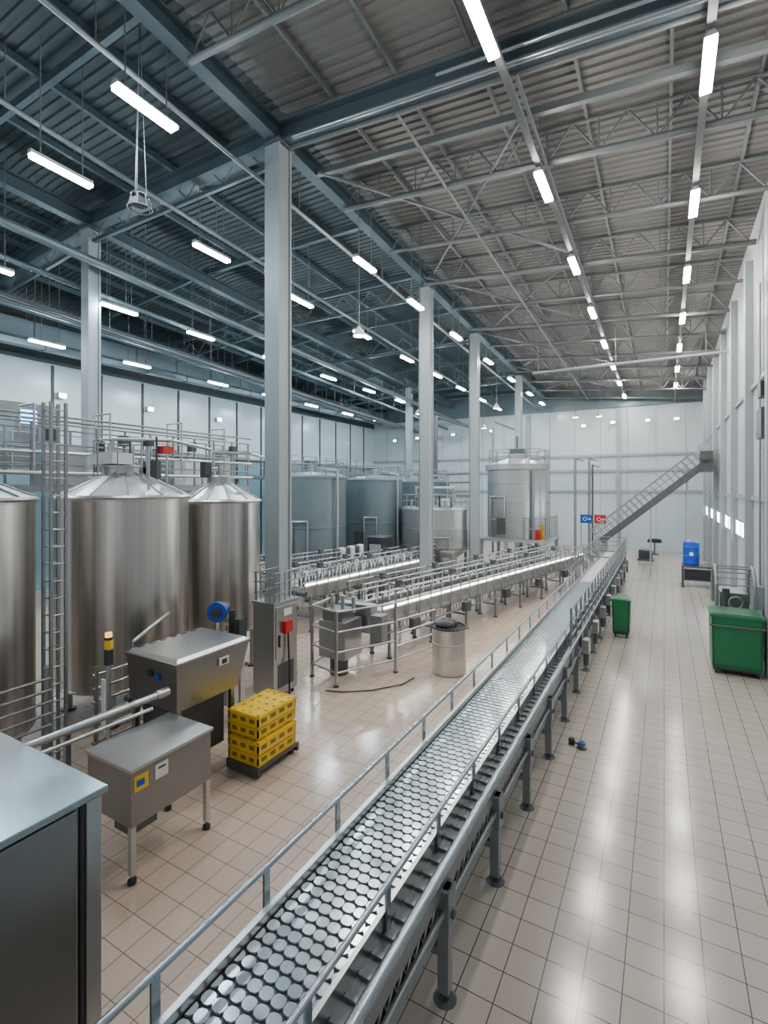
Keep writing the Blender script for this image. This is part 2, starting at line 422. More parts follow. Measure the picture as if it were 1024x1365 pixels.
for i in range(9):
    y=9.5+i*1.4
    b.box(-1.28,-1.17,y,y+.22,.62,.86,'steel'); b.cyl((-1.23,y+.1,.4),(-1.23,y+.1,.62),.05,'steel_d',10)
b.obj('main_conveyor')

# inclined conveyor
b=MB()
A=Vector((-2.3,22.9,1.35)); Bp=Vector((1.35,22.9,4.5)); D=(Bp-A); L=D.length; d=D.normalized(); nrm=Vector((-d.z,0,d.x))
for s in (-.35,.35):
    o=Vector((0,s,0))
    b.bar(A+o,Bp+o,.05,.26,'steel_d'); b.bar(A+o+nrm*.6,Bp+o+nrm*.6,.05,.06,'galv'); b.bar(A+o+nrm*.35,Bp+o+nrm*.35,.03,.03,'galv')
    for i in range(21):
        p=A+d*(L*i/20)+o; b.bar(p,p+nrm*.6,.035,.035,'galv')
for i in range(44):
    p=A+d*(L*(i+.5)/44)+nrm*.06; b.bar(p-Vector((0,.33,0)),p+Vector((0,.33,0)),.04,.10,'steel_d')
b.bar(A-nrm*.05,Bp-nrm*.05,.6,.03,'dark')
b.box(1.2,1.62,22.4,23.2,4.2,5.0,'steel_d'); b.box(1.15,1.5,22.5,23.1,4.85,5.25,'steel'); b.cyl((1.35,22.4,4.75),(1.35,22.1,4.75),.12,'steel_d',14)
for t in (.18,.5,.85):
    p=A+d*L*t
    for s in(-.3,.3): b.bar((p.x,p.y+s,0),(p.x,p.y+s,p.z),.04,.04,'paint')
b.box(-2.45,-2.1,22.5,23.3,0,1.3,'steel')
b.obj('inclined_conveyor')

# ------------------------------------------------------------------ side conveyors
def side_conveyor(p0,p1,w,z,strip=True,rail_h=.42,skirt=False,name='bottle_conveyor',bottles=None,motors=True):
    dx,dy=p1[0]-p0[0],p1[1]-p0[1]; L=math.hypot(dx,dy); rz=-math.atan2(dx,dy)
    b=MB(); h=w/2
    b.box(-h,h,0,L,z-.05,z,'beltw')
    for s in(-1,1):
        b.box(min(s*h,s*(h+.03)),max(s*h,s*(h+.03)),0,L,z-.22,z+.03,'steel')
        for hh in (.16,rail_h): b.cyl((s*(h+.07),0,z+hh),(s*(h+.07),L,z+hh),.016,'steel',6)
        y=.05
        while y<=L:
            b.bar((s*(h+.07),y,z-.25),(s*(h+.07),y,z+rail_h),.026,.026,'galv'); y+=.42
        b.cyl((s*(h+.05),0,z-.45),(s*(h+.05),L,z-.45),.02,'galv',6)
        y=.3
        while y<=L:
            b.bar((s*(h+.04),y,.02),(s*(h+.04),y,z-.2),.05,.05,'galv'); b.cyl((s*(h+.04),y,0),(s*(h+.04),y,.03),.06,'steel_d',10)
            y+=1.5
    y=.3
    while y<=L:
        b.bar((-h,y,.35),(h,y,.35),.04,.04,'galv'); y+=1.5
    if motors:
        y=.9
        while y<L-.5:
            b.box(h+.09,h+.22,y,y+.25,z-.5,z-.26,'steel_d'); b.cyl((h+.15,y+.25,z-.38),(h+.15,y+.45,z-.38),.07,'galv',10)
            b.bar((-h-.07,y,z+rail_h),(h+.07,y,z+rail_h),.03,.05,'galv'); b.box(-.06,.06,y-.05,y+.08,z+rail_h-.02,z+rail_h+.12,'steel_d'); y+=2.1
    if skirt:
        y=.1
        while y<L:
            b.bar((h+.05,y,z-.47),(h+.05,min(L,y+.14),z-.22),.012,.012,'galv'); b.bar((h+.05,min(L,y+.14),z-.47),(h+.05,y,z-.22),.012,.012,'galv'); y+=.14
        b.box(h+.04,h+.06,0,L,z-.24,z-.16,'steel')
    if bottles:
        y=.15
        while y<L-.1:
            b.lathe((-.06+.12*random.random(),y,z),[(.035,0),(.035,.14),(.014,.19),(.014,.24),(.001,.24)],bottles,10); y+=.14
    if strip:
        b.box(h+.02,h+.05,.1,L-.1,z+.07,z+.12,'strip')
        b.box(h+.0,h+.06,.1,L-.1,z+.12,z+.14,'steel')
    b.box(-h-.08,h+.08,-.06,.04,z-.4,z+.06,'steel')
    b.cyl((-h-.1,-.02,z-.1),(h+.18,-.02,z-.1),.07,'steel_d',12)
    return b.obj(name,(p0[0],p0[1],0),rz)
side_conveyor((-5.35,8.9),(-2.9,20.2),.42,1.0,skirt=True)
side_conveyor((-6.0,9.3),(-3.85,19.2),.35,1.05,strip=False,bottles='dark')
side_conveyor((-9.0,9.8),(-8.2,16.2),.5,1.0,strip=False,bottles='white')
side_conveyor((-8.0,9.6),(-7.2,15.8),.5,1.1,strip=True,bottles='dark')
side_conveyor((-10.1,9.8),(-9.4,13.6),.5,1.1,strip=False,bottles='dark')

# guard frame at head of middle line
b=MB()
P=[(-5.85,7.55),(-5.15,7.35),(-4.55,8.5)]
def fr(p,q,z0=0,z1=1.35,n=3,mt='galv',skip=False):
    p=Vector((*p,0));q=Vector((*q,0)); k=max(1,int((q-p).length/.7))
    for i in range(1 if skip else 0,k+1):
        t=p+(q-p)*i/k; b.bar(t+Vector((0,0,.02)),t+Vector((0,0,z1)),.045,.045,mt); b.cyl(t,t+Vector((0,0,.03)),.05,'steel_d',10)
    for j in range(n):
        z=z0+.25+(z1-z0-.25)*j/(n-1); b.cyl(p+Vector((0,0,z)),q+Vector((0,0,z)),.02,mt,6)
fr(P[0],P[1],n=4,mt='steel'); fr(P[1],P[2],n=4,skip=True,mt='steel'); fr((-5.85,7.55),(-5.95,8.4),n=4,skip=True,mt='steel')
fr((-4.55,8.5),(-4.25,9.7),z1=1.0,n=4,skip=True,mt='steel')
b.box(-5.8,-5.2,7.7,8.3,.35,1.05,'steel'); b.box(-5.75,-5.3,7.75,8.2,1.05,1.25,'mach'); b.cyl((-5.5,7.95,.0),(-5.5,7.95,.35),.18,'steel_d',16)
b.box(-5.85,-5.05,8.4,8.65,.7,1.25,'steel'); b.box(-5.0,-4.75,8.3,8.55,.55,1.1,'galv')
for x in (-5.7,-5.45,-5.2): b.cyl((x,8.0,1.2),(x,8.0,1.5),.04,'steel',10)
b.obj('infeed_guard_frame')
b=MB(); pts=[(-5.2,7.1,.02),(-4.9,7.2,.02),(-4.5,7.5,.02),(-4.15,8.0,.02),(-4.1,8.4,.02)]
b.tube(pts,.012,'dark'); b.obj('floor_hose')

# ------------------------------------------------------------------ tanks
def cone_tank(x,y,r,zb,zs,apex,ribs=12):
    b=MB(); c=(x,y,0)
    b.lathe(c,[(.001,zb-.28),(r*.25,zb-.26),(r*.8,zb-.08),(r,zb),(r,zs)],'tank',64)
    for z in (zb+.02,zs-.03): b.lathe(c,[(r,z-.02),(r+.008,z-.015),(r+.008,z+.015),(r,z+.02)],'tank',64)
    b.lathe(c,[(r+.02,zs-.03),(r+.045,zs),(r+.02,zs+.03),(r*.98,zs+.04)],'tankcone',64)
    b.lathe(c,[(r*.99,zs+.03),(r*.28,apex)],'tankcone',ribs*2,smooth=False)
    for i in range(ribs):
        t=2*math.pi*i/ribs
        b.cyl((x+r*.98*math.cos(t),y+r*.98*math.sin(t),zs+.045),(x+r*.28*math.cos(t),y+r*.28*math.sin(t),apex+.01),.012,'steel',5)
    b.lathe(c,[(r*.3,apex-.02),(r*.3,apex+.09),(r*.34,apex+.09),(r*.34,apex+.12),(.001,apex+.16)],'steel',28)
    b.cyl((x,y,apex+.1),(x,y,apex+.34),.05,'steel',12)
    b.tube([(x,y,apex+.3),(x-.4*r,y+.3,apex+.3),(x-r-.1,y+.3,apex+.3),(x-r-.1,y+.3,.3)],.03,'steel')
    for i in range(4):
        t=math.pi/4+i*math.pi/2; px,py=x+r*.82*math.cos(t),y+r*.82*math.sin(t)
        b.cyl((px,py,.02),(px,py,zb+.1),.06,'steel',10); b.cyl((px,py,0),(px,py,.03),.11,'steel_d',12)
    b.cyl((x,y,.25),(x,y,zb-.2),.05,'steel',10); b.tube([(x,y,.25),(x+r+.05,y-.1,.25)],.04,'steel')
    return b.obj('brewing_tank')
cone_tank(-7.62,2.62,.9,.55,3.45,3.76)
cone_tank(-7.83,5.05,1.0,.55,3.45,3.84)
cone_tank(-7.72,7.0,.76,.85,3.34,3.70)
cone_tank(-7.75,.2,.95,.55,3.45,3.8)

# ladder tower between tanks
b=MB(); x,y=-6.80,3.40; w=.18
for dx,dy in ((0,0),(-w,0),(-w,w),(0,w)):
    b.bar((x+dx,y+dy,0.0),(x+dx,y+dy,4.7),.035,.035,'galv')
z=.2
while z<4.7:
    b.cyl((x,y,z),(x-w,y,z),.01,'steel',6); b.cyl((x,y,z),(x,y+w,z),.01,'steel',6); b.cyl((x-w,y,z),(x-w,y+w,z),.01,'steel',6); z+=.22
b.obj('access_ladder_tower')

# catwalk behind tanks
b=MB(); cx0,cx1=-10.1,-9.2; zc=3.65; ye=9.3
b.box(cx0,cx1,1.0,ye,zc-.12,zc,'galv')
for X in (cx0,cx1):
    for z in (.35,.7,1.05): b.cyl((X,1,zc+z),(X,ye,zc+z),.018,'galv',6)
    y=1.0
    while y<=ye: b.bar((X,y,zc),(X,y,zc+1.05),.035,.035,'galv'); y+=.55
    for y in (1.2,4,6.9,9.2): b.bar((X,y,0),(X,y,zc-.1),.09,.09,'galv')
b.box(-9.9,-9.4,4.6,5.3,zc,zc+.7,'steel'); b.box(-9.9,-9.5,7.6,8.2,zc,zc+.6,'white'); b.box(-9.7,-9.4,6.0,6.35,zc,zc+.45,'red')
b.box(-9.95,-9.4,2.2,3.0,zc,zc+.8,'steel_d'); b.box(-9.39,-9.37,2.35,2.75,zc+.45,zc+.75,'screen')
b.cyl((-9.6,5.7,zc),(-9.6,5.7,zc+.65),.13,'steel',14); b.cyl((-9.6,5.7,zc+.65),(-9.6,5.7,zc+.85),.08,'dark',12)
b.cyl((-9.6,8.8,zc),(-9.6,8.8,zc+.7),.16,'steel',14); b.box(-9.9,-9.4,3.3,3.9,zc,zc+.55,'mach')
for k,(X,z,r) in enumerate(((-10.05,1.22,.025),(-9.15,.55,.03),(-9.12,.20,.035),(-9.15,1.18,.02))): b.cyl((X,1.0,zc+z),(X,ye,zc+z),r,('galv','steel','steel','galv')[k],8)
for y in (2.8,4.3,5.6,7.2,8.4):
    b.tube([(-9.12,y,zc+.20),(-9.12,y,zc+1.35),(-9.6,y,zc+1.35),(-9.6,y,zc+.9)],.018,'steel',6)
    b.box(-9.2,-9.06,y+.2,y+.34,zc+.75,zc+.95,'dark')
b.obj('tank_catwalk')
# tank-top equipment
b=MB()
b.box(-8.2,-7.6,4.7,5.05,3.98,4.16,'white'); b.tube([(-7.9,4.9,4.12),(-7.9,4.9,4.4),(-7.3,5.6,4.4),(-7.3,6.4,4.3)],.03,'steel')
b.cyl((-7.05,4.95,3.5),(-7.05,4.95,4.3),.018,'steel',8); b.box(-7.12,-6.98,4.9,5.0,4.25,4.33,'dark')
b.cyl((-7.35,5.5,3.55),(-7.35,5.5,4.25),.018,'steel',8); b.box(-7.48,-7.3,5.4,5.6,4.18,4.3,'red'); b.box(-7.7,-7.5,5.3,5.5,3.75,4.05,'steel_d')
for i in range(9): b.cyl((-8.5+i*.15,5.3+.08*(i%3),3.7),(-8.5+i*.15,5.3+.08*(i%3),4.1+.12*(i%4)),.02,('steel','steel_d')[i%2],6)
b.ring((-7.83,5.05,4.35),.45,.012,'galv',20)
for i in range(8):
    t=i*math.pi/4; b.cyl((-7.83+.45*math.cos(t),5.05+.45*math.sin(t),3.68),(-7.83+.45*math.cos(t),5.05+.45*math.sin(t),4.35),.01,'galv',5)
b.tube([(-7.8,6.9,4.0),(-7.8,6.9,4.3),(-7.4,7.5,4.3),(-7.4,8.5,4.15)],.03,'steel')
b.box(-7.95,-7.8,6.7,6.85,3.8,4.1,'dark')
b.obj('agitator_drive_set')

# pipe manifold in front of tank feet
b=MB()
for i,z in enumerate((.25,.42,.6,.78,.96,1.14)):
    b.cyl((-6.5,3.75,z),(-6.5,6.1,z),.022,'steel',8)
for y in (3.8,4.4,5.0,5.6,6.05): b.bar((-6.5,y,0),(-6.5,y,1.25),.04,.04,'galv')
for y in (4.2,4.8,5.3):
    b.cyl((-6.45,y,.7),(-6.33,y,.7),.05,'steel_d',10)
b.tube([(-6.3,4.2,.0),(-6.3,4.2,1.5),(-6.3,4.6,1.7),(-6.5,4.9,1.7)],.03,'steel')
b.obj('pipe_manifold')
b=MB()
for i in range(9): b.cyl((-6.4,2.0,.2+.14*i),(-6.4,3.2,.2+.14*i),.018,'galv',6)
for y in (2.05,2.6,3.15): b.bar((-6.42,y,0),(-6.42,y,1.45),.05,.05,'galv')
b.obj('hose_rack')

def rect(a0,a1,c0,c1,z): return [(a0,c0,z),(a1,c0,z),(a1,c1,z),(a0,c1,z)]
# ------------------------------------------------------------------ steel hopper machine
b=MB()
x0,x1,y0,y1=-5.87,-4.93,3.82,4.97
b.hexa(rect(x0+.03,x1-.02,y0+.02,y1-.18,.96),rect(x0,x1,y0,y1,1.5),'mach')
b.hexa(rect(x0-.02,x1+.02,y0-.02,y1+.02,1.5),rect(x0-.02,x1+.02,y0-.02,y1+.02,1.54),'mach')
b.hexa(rect(x0,x1,y0,y1,1.54),rect(x0+.04,x1-.04,y0+.04,y1-.04,1.58),'steel')
b.box(x0+.1,x1-.15,y0+.15,y1-.3,.25,.96,'steel_d')
for (X,Y) in ((x0+.07,y0+.07),(x1-.07,y0+.07),(x0+.07,y1-.25),(x1-.07,y1-.25)): b.bar((X,Y,0),(X,Y,1.0),.06,.06,'mach')
b.box(x1,x1+.02,y0+.62,y0+.78,1.33,1.43,'white'); b.box(x1+.02,x1+.03,y0+.66,y0+.74,1.35,1.41,'dark')
b.box(x0+.58,x0+.64,y0-.02,y0+.02,1.3,1.38,'blue'); b.box(x0+.42,x0+.5,y0-.02,y0+.02,1.32,1.40,'dark')
for i in range(6): b.box(x0+.06,x0+.10,y0+.1+i*.16,y0+.18+i*.16,1.58,1.59,'steel_d')
b.obj('stainless_hopper_machine',bevel=.012)
# valve station with blue wheel
b=MB()
b.bar((-6.1,5.45,0),(-6.1,5.45,1.55),.06,.06,'steel'); b.bar((-5.75,5.45,0),(-5.75,5.45,1.55),.06,.06,'steel')
b.box(-6.2,-5.65,5.25,5.6,.35,.95,'steel'); b.box(-6.15,-5.7,5.3,5.55,1.0,1.3,'steel_d')
b.cyl((-5.9,5.32,1.72),(-5.86,5.24,1.72),.15,'blue',24); b.cyl((-5.86,5.24,1.72),(-5.84,5.20,1.72),.07,'dark',14)
b.cyl((-5.9,5.32,1.72),(-6.0,5.55,1.72),.09,'steel_d',14); b.bar((-6.1,5.45,1.57),(-5.75,5.45,1.57),.1,.06,'steel')
b.cyl((-5.7,5.4,1.3),(-5.7,5.4,1.75),.05,'dark',10); b.box(-5.55,-5.45,5.3,5.45,1.3,1.65,'dark'); b.bar((-5.5,5.38,0),(-5.5,5.38,1.35),.05,.05,'steel')
b.obj('valve_station')
b=MB(); x,y=-5.6,3.42
b.cyl((x,y,0),(x,y,.03),.12,'steel_d',16); b.cyl((x,y,.02),(x,y,1.75),.025,'steel',10)
b.box(x-.035,x+.035,y-.035,y+.035,1.55,1.72,'dark'); b.cyl((x,y,1.74),(x,y,1.84),.045,'yellow',14); b.cyl((x,y,1.84),(x,y,1.87),.047,'dark',14); b.cyl((x,y,1.87),(x,y,1.92),.038,'orange',14)
b.box(x-.03,x+.03,y-.07,y-.05,.8,1.4,'white')
b.obj('warning_beacon_post')
b=MB()
b.cyl((-5.25,1.9,1.16),(-5.0,3.74,1.24),.04,'steel',16); b.cyl((-5.02,3.62,1.235),(-5.0,3.76,1.24),.055,'steel',16); b.cyl((-5.12,1.9,1.10),(-4.92,3.5,1.16),.02,'steel',10)
for y in (2.1,2.75):
    b.bar((-5.2,y,0),(-5.2,y,1.14),.05,.05,'steel'); b.cyl((-5.2,y,0),(-5.2,y,.03),.07,'steel_d',10)
b.obj('transfer_pipe')

# steel trough table
b=MB(); x0,x1,y0,y1=-4.86,-4.18,2.76,3.66
b.box(x0,x1,y0,y1,.52,1.03,'mach')
b.box(x0-.02,x1+.02,y0-.02,y1+.02,1.03,1.06,'steel')
b.box(x1-.30,x1-.05,y0+.03,y0+.3,.42,.52,'steel_d')
for (X,Y) in ((x0+.03,y0+.03),(x1-.03,y0+.03),(x0+.03,y1-.03),(x1-.03,y1-.03)):
    b.bar((X,Y,.08),(X,Y,.55),.05,.05,'steel'); b.cyl((X,Y,.03),(X,Y,.1),.016,'steel_d',8); b.cyl((X,Y,0),(X,Y,.035),.04,'dark',12)
b.box(x1,x1+.006,y0+.03,y0+.17,.83,.97,'yellow'); b.box(x1+.006,x1+.009,y0+.05,y0+.13,.87,.93,'blue'); b.box(x1,x1+.006,y0+.24,y0+.38,.84,.98,'white')
b.box(x1+.006,x1+.009,y0+.27,y0+.35,.93,.95,'dark')
b.obj('stainless_trough_table',bevel=.01)
b=MB(); x0,x1,y0,y1=-4.2,-2.88,.35,1.71
b.box(x0,x1,y0,y1,.1,1.81,'mach'); b.box(x0-.03,x1+.03,y0-.03,y1+.03,1.81,1.85,'rail')
b.box(x1,x1+.015,y1-.09,y1,.12,1.80,'steel'); b.box(x1,x1+.012,y1-.125,y1-.10,.12,1.80,'black'); b.box(x1,x1+.018,y0+.05,y1-.14,.14,1.79,'mach')
for Y in (y0+.1,y1-.1):
    for X in (x0+.1,x1-.1): b.cyl((X,Y,0),(X,Y,.1),.04,'dark',10)
b.obj('stainless_cabinet',bevel=.012)

# control cabinet at column
b=MB(); x0,x1,y0,y1=-6.15,-5.68,6.3,6.9
b.box(x0,x1,y0,y1,.08,1.62,'steel'); b.box(x0-.02,x1+.02,y0-.02,y1+.02,1.62,1.66,'steel')
b.box(x1,x1+.015,y0+.04,y1-.04,.7,1.58,'steel'); b.box(x1+.015,x1+.09,y0+.2,y0+.38,1.12,1.32,'red'); b.box(x1+.015,x1+.03,y0+.22,y0+.42,1.40,1.52,'white')
b.box(x1+.015,x1+.04,y0+.1,y0+.13,.9,1.1,'dark'); b.box(x1,x1+.01,y0+.1,y1-.1,.2,.6,'steel_d')
b.tube([(x1+.05,y0+.3,1.12),(x1+.08,y0+.3,.5),(x1+.08,y0+.3,.02)],.015,'black')
for X in (x0+.06,x1-.06):
    for Y in (y0+.06,y1-.06): b.cyl((X,Y,0),(X,Y,.1),.03,'dark',8)
for X in (x0+.02,x1-.02):
    for i in range(5): b.cyl((X,y0+.04+i*.13,1.66),(X,y0+.04+i*.13,2.15),.012,'galv',6)
for i in range(5): b.cyl((x0+.04+i*.1,y0+.04,1.66),(x0+.04+i*.1,y0+.04,2.15),.012,'galv',6)
for z in (1.8,1.98,2.15):
    b.cyl((x0,y0+.04,z),(x1,y0+.04,z),.012,'galv',6); b.cyl((x1-.02,y0,z),(x1-.02,y1,z),.012,'galv',6); b.cyl((x0+.02,y0,z),(x0+.02,y1,z),.012,'galv',6)
b.obj('control_cabinet',bevel=.008)

# yellow crates
def crate(b,x0,x1,y0,y1,z,h):
    t=.018
    b.box(x0,x1,y0,y1,z,z+.02,'yellow')
    for (a,c,e,f) in ((x0,x1,y0,y0+t),(x0,x1,y1-t,y1),(x0,x0+t,y0,y1),(x1-t,x1,y0,y1)): b.box(a,c,e,f,z+.02,z+h,'yellow')
    b.box(x0-.012,x1+.012,y0-.012,y1+.012,z+h-.03,z+h-.012,'yellow')
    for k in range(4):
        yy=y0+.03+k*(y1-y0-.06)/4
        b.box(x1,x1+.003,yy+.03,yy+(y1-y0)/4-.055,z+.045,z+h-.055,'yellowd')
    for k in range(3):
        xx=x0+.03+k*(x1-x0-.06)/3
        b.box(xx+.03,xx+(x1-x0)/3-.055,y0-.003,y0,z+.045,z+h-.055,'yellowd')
    n=4
    b.box(x0+t,x1-t,y0+t,y1-t,z+h-.05,z+h-.02,'yellow')
    for i in range(n):
        for j in range(n+1): b.cyl((x0+.06+i*(x1-x0-.12)/(n-1),y0+.06+j*(y1-y0-.12)/n,z+h-.03),(x0+.06+i*(x1-x0-.12)/(n-1),y0+.06+j*(y1-y0-.12)/n,z+h+.004),.022,'yellow',8)
b=MB()
b.box(-4.88,-4.33,4.52,5.3,.10,.14,'steel_d'); b.box(-4.88,-4.33,4.52,4.56,.03,.1,'steel_d'); b.box(-4.88,-4.33,5.26,5.3,.03,.1,'steel_d')
for x in (-4.82,-4.4):
    for y in (4.6,5.22): b.cyl((x-.02,y,.04),(x+.02,y,.04),.04,'black',12)
for i in range(4):
    o=(0,.025,-.015,.03)[i]
    crate(b,-4.86+o,-4.36+o,4.55-o,5.26-o,.14+i*.166,.15)
b.obj('yellow_crate_stack')

# waste barrel with black bag
b=MB(); x,y=-3.66,9.05
b.lathe((x,y,0),[(.001,.0),(.31,.0),(.33,.02),(.33,.86),(.345,.88),(.345,.9),(.32,.9),(.32,.75),(.001,.75)],'tankcone',36)
b.ring((x,y,.3),.332,.008,'steel',36); b.ring((x,y,.6),.332,.008,'steel',36)
random.seed(3)
for i in range(9):
    a=random.random()*6.28; rr=random.random()*.17; b.ball((x+rr*math.cos(a),y+rr*math.sin(a),.90+random.random()*.05),.10+random.random()*.05,'black',7,.7)
b.ring((x,y,.895),.335,.02,'black',30)
b.obj('waste_barrel')

# ------------------------------------------------------------------ storage tanks at back
def storage(x,y,r,z0,z1,mt='steel',dome=.2,legs=True):
    b=MB(); c=(x,y,0)
    b.lathe(c,[(.001,z0-.05),(r*.9,z0-.02),(r,z0+.03),(r,z1),(r*.97,z1+.04),(r*.6,z1+dome*.7),(.15,z1+dome),(.001,z1+dome)],mt,48)
    for z in (z0+.1,(z0+z1)/2,z1-.05): b.lathe(c,[(r,z-.03),(r+.02,z-.02),(r+.02,z+.02),(r,z+.03)],mt,48)
    b.cyl((x,y,z1+dome-.02),(x,y,z1+dome+.25),.12,'steel',12)
    n=14
    for i in range(n):
        t=2*math.pi*i/n; b.bar((x+r*.96*math.cos(t),y+r*.96*math.sin(t),z1),(x+r*.96*math.cos(t),y+r*.96*math.sin(t),z1+.55),.025,.025,'galv')
    b.ring((x,y,z1+.55),r*.96,.02,'galv',28); b.ring((x,y,z1+.3),r*.96,.015,'galv',28)
    if legs and z0>.1:
        for i in range(6):
            t=2*math.pi*i/6; b.cyl((x+r*.85*math.cos(t),y+r*.85*math.sin(t),0),(x+r*.85*math.cos(t),y+r*.85*math.sin(t),z0+.05),.07,'galv',10)
    b.tube([(x+r+.1,y-.3,0.1),(x+r+.1,y-.3,z1+.2),(x+r*.5,y-.3,z1+.3)],.05,'steel')
    b.tube([(x+r*.6,y-r*.9,0.1),(x+r*.6,y-r*.9,z1*.6),(x+r*.2,y-r*1.05,z1*.6),(x+r*.2,y-r*1.05,.1)],.035,'steel')
    b.box(x-.2,x+.25,y-r-.12,y-r+.05,1.2,1.8,'steel_d')
    return b
for (x,y,r,z1) in ((-11.7,15.0,1.35,4.0),(-11.0,18.6,1.2,3.95),(-14.6,12.0,1.3,3.9),(-14.2,19.0,1.4,4.1),(-10.6,22.8,1.3,3.9)):
    storage(x,y,r,.3,z1,'duct').obj('storage_tank')
b=storage(-8.2,19.3,1.62,1.15,2.75,'stor',.12)
b.lathe((-8.2,19.3,0),[(1.4,1.15),(.4,.5),(.001,.45)],'steel',36)
b.box(-9.1,-8.6,18.7,19.2,2.85,3.35,'steel'); b.box(-8.0,-7.5,18.5,19.0,2.85,3.15,'white'); b.cyl((-7.7,19.5,2.8),(-7.7,19.5,3.5),.15,'steel',12)
for i in range(8): b.cyl((-9.1+i*.25,18.4,2.8),(-9.1+i*.25,18.4,3.1+.1*(i%3)),.05,('steel','dark')[i%2],8)
b.tube([(-9.0,18.6,3.1),(-9.0,18.6,3.6),(-7.4,18.9,3.6),(-7.4,18.9,2.9)],.05,'steel')
b.obj('mash_kettle')
for (x0,x1,y0,y1,z1,mt) in ((-7.2,-6.7,16.9,17.4,1.2,'steel'),(-9.9,-9.2,16.2,16.9,1.7,'dark'),(-8.9,-8.4,16.6,17.1,1.1,'white'),(-7.6,-7.3,16.4,16.8,1.5,'steel_d')):
    b=MB()
    b.box(x0,x1,y0,y1,.08,z1,mt); b.box(x0-.02,x1+.02,y0-.02,y1+.02,z1,z1+.04,'steel')
    for X in(x0+.05,x1-.05):
        for Y in (y0+.05,y1-.05): b.cyl((X,Y,0),(X,Y,.1),.03,'dark',8)
    b.box(x0+.1,x1-.1,y0-.015,y0,z1*.5,z1*.85,'trim')
    b.obj('pump_skid',bevel=.01)
b=MB()
for i in range(6):
    for k in range(3):
        c=(-9.9+.02*k,14.1+i*.3,0); z=.02+k*.5
        b.lathe(c,[(.001,z),(.13,z),(.145,z+.04),(.145,z+.42),(.13,z+.46),(.06,z+.48),(.001,z+.48)],('steel_d','white')[(i+k)%2],14)
b.obj('keg_stack')
# tall fermenter on platform
b=MB(); x,y=-5.75,22.3
b.box(-7.1,-4.2,21.0,23.8,1.28,1.40,'paint')
for X in (-7.0,-5.9,-4.3):
    for Y in (21.1,23.7): b.bar((X,Y,0),(X,Y,1.28),.14,.14,'paint')
for z in (.45,.9): b.cyl((-4.25,21.05,1.40+z),(-4.25,23.75,1.40+z),.02,'galv',6); b.cyl((-5.1,21.05,1.40+z),(-4.25,21.05,1.40+z),.02,'galv',6)
for i in range(3): b.bar((-5.1+i*.4125,21.05,1.40),(-5.1+i*.4125,21.05,2.35),.035,.035,'galv')
for i in range(7): b.bar((-4.25,21.05+i*.42,1.40),(-4.25,21.05+i*.42,2.35),.035,.035,'galv')
b.box(-4.75,-4.5,21.2,21.4,1.40,1.85,'red'); b.cyl((-4.5,21.8,1.40),(-4.5,21.8,2.0),.12,'yellow',12); b.box(-5.0,-4.6,21.1,21.2,.3,1.2,'steel_d')
b.obj('tank_platform')
b=MB(); c=(x,y,0); r=1.3
b.lathe(c,[(.001,1.41),(r,1.41),(r,4.35),(r+.1,4.38),(r+.1,4.62),(r*.95,4.66),(.5,4.88),(.4,4.89),(.4,5.1),(.001,5.12)],'stor',56)
for z in (2.2,3.0,3.8): b.lathe(c,[(r,z-.03),(r+.015,z-.02),(r+.015,z+.02),(r,z+.03)],'stor',56)
b.cyl((x+.95,y-1.05,1.41),(x+.95,y-1.05,4.3),.07,'galv',10); b.box(x-.55,x-.15,y-r-.0,y-r+.2,1.6,2.3,'steel_d')
b.tube([(x-.9,y-1.1,1.45),(x-.9,y-1.1,3.2),(x-.2,y-1.38,3.2),(x-.2,y-1.38,2.3)],.04,'steel')
for i in range(12):
    t=2*math.pi*i/12; b.bar((x+1.25*math.cos(t),y+1.25*math.sin(t),4.62),(x+1.25*math.cos(t),y+1.25*math.sin(t),5.25),.03,.03,'galv')
for z in (4.95,5.25): b.ring((x,y,z),1.25,.02,'galv',28)
b.cyl((x,y,5.1),(x,y,5.9),.05,'steel_d',10); b.box(x-.3,x+.3,y-.2,y+.2,5.1,5.35,'steel_d'); b.cyl((x+.6,y-.3,4.7),(x+.6,y-.3,5.3),.07,'steel',10)
for s in (-.18,.18): b.bar((x+r+.18,y-.6+s,1.41),(x+r+.18,y-.6+s,5.2),.03,.03,'galv')
z=1.6
while z<5.1: b.cyl((x+r+.18,y-.78,z),(x+r+.18,y-.42,z),.012,'galv',6); z+=.28
b.obj('fermentation_tank')

for (x,y,h,r,mt) in ((-10.9,25.0,7.5,.12,'steel_d'),(-4.2,28.5,5.2,.07,'galv'),(-3.5,28.6,5.2,.07,'galv'),(-3.3,28.3,4.8,.05,'steel_d'),(-8.3,27,7.3,.07,'galv')):
    b=MB(); b.cyl((x,y,0),(x,y,h),r,mt,10); b.tube([(x,y,h-.01),(x,y,h),(x,YF-.4,h)],r*.8,mt); b.cyl((x,y,0),(x,y,.03),r*2,'steel_d',12)
    b.obj('process_pipe')
b=MB()
for z in (3.1,3.9,4.4): b.cyl((-18,26.5,z),(-9,26.5,z),.06,'galv',8)
for x in (-17,-14,-11,-9.1): b.bar((x,26.5,0),(x,26.5,4.7),.12,.12,'paint')
b.obj('pipe_rack')
b=MB()
b.box(-17.2,-16.0,1,26,4.0,4.15,'duct')
y=1
while y<26: b.bar((-16.05,y,4.15),(-16.05,y,5.2),.04,.04,'galv'); y+=1.0
for z in (.35,.7,1.05): b.cyl((-16.05,1,4.15+z),(-16.05,26,4.15+z),.02,'galv',6)
for y in (1.5,6,11,16,21,25.5): b.bar((-16.6,y,0),(-16.6,y,4.0),.14,.14,'paint')
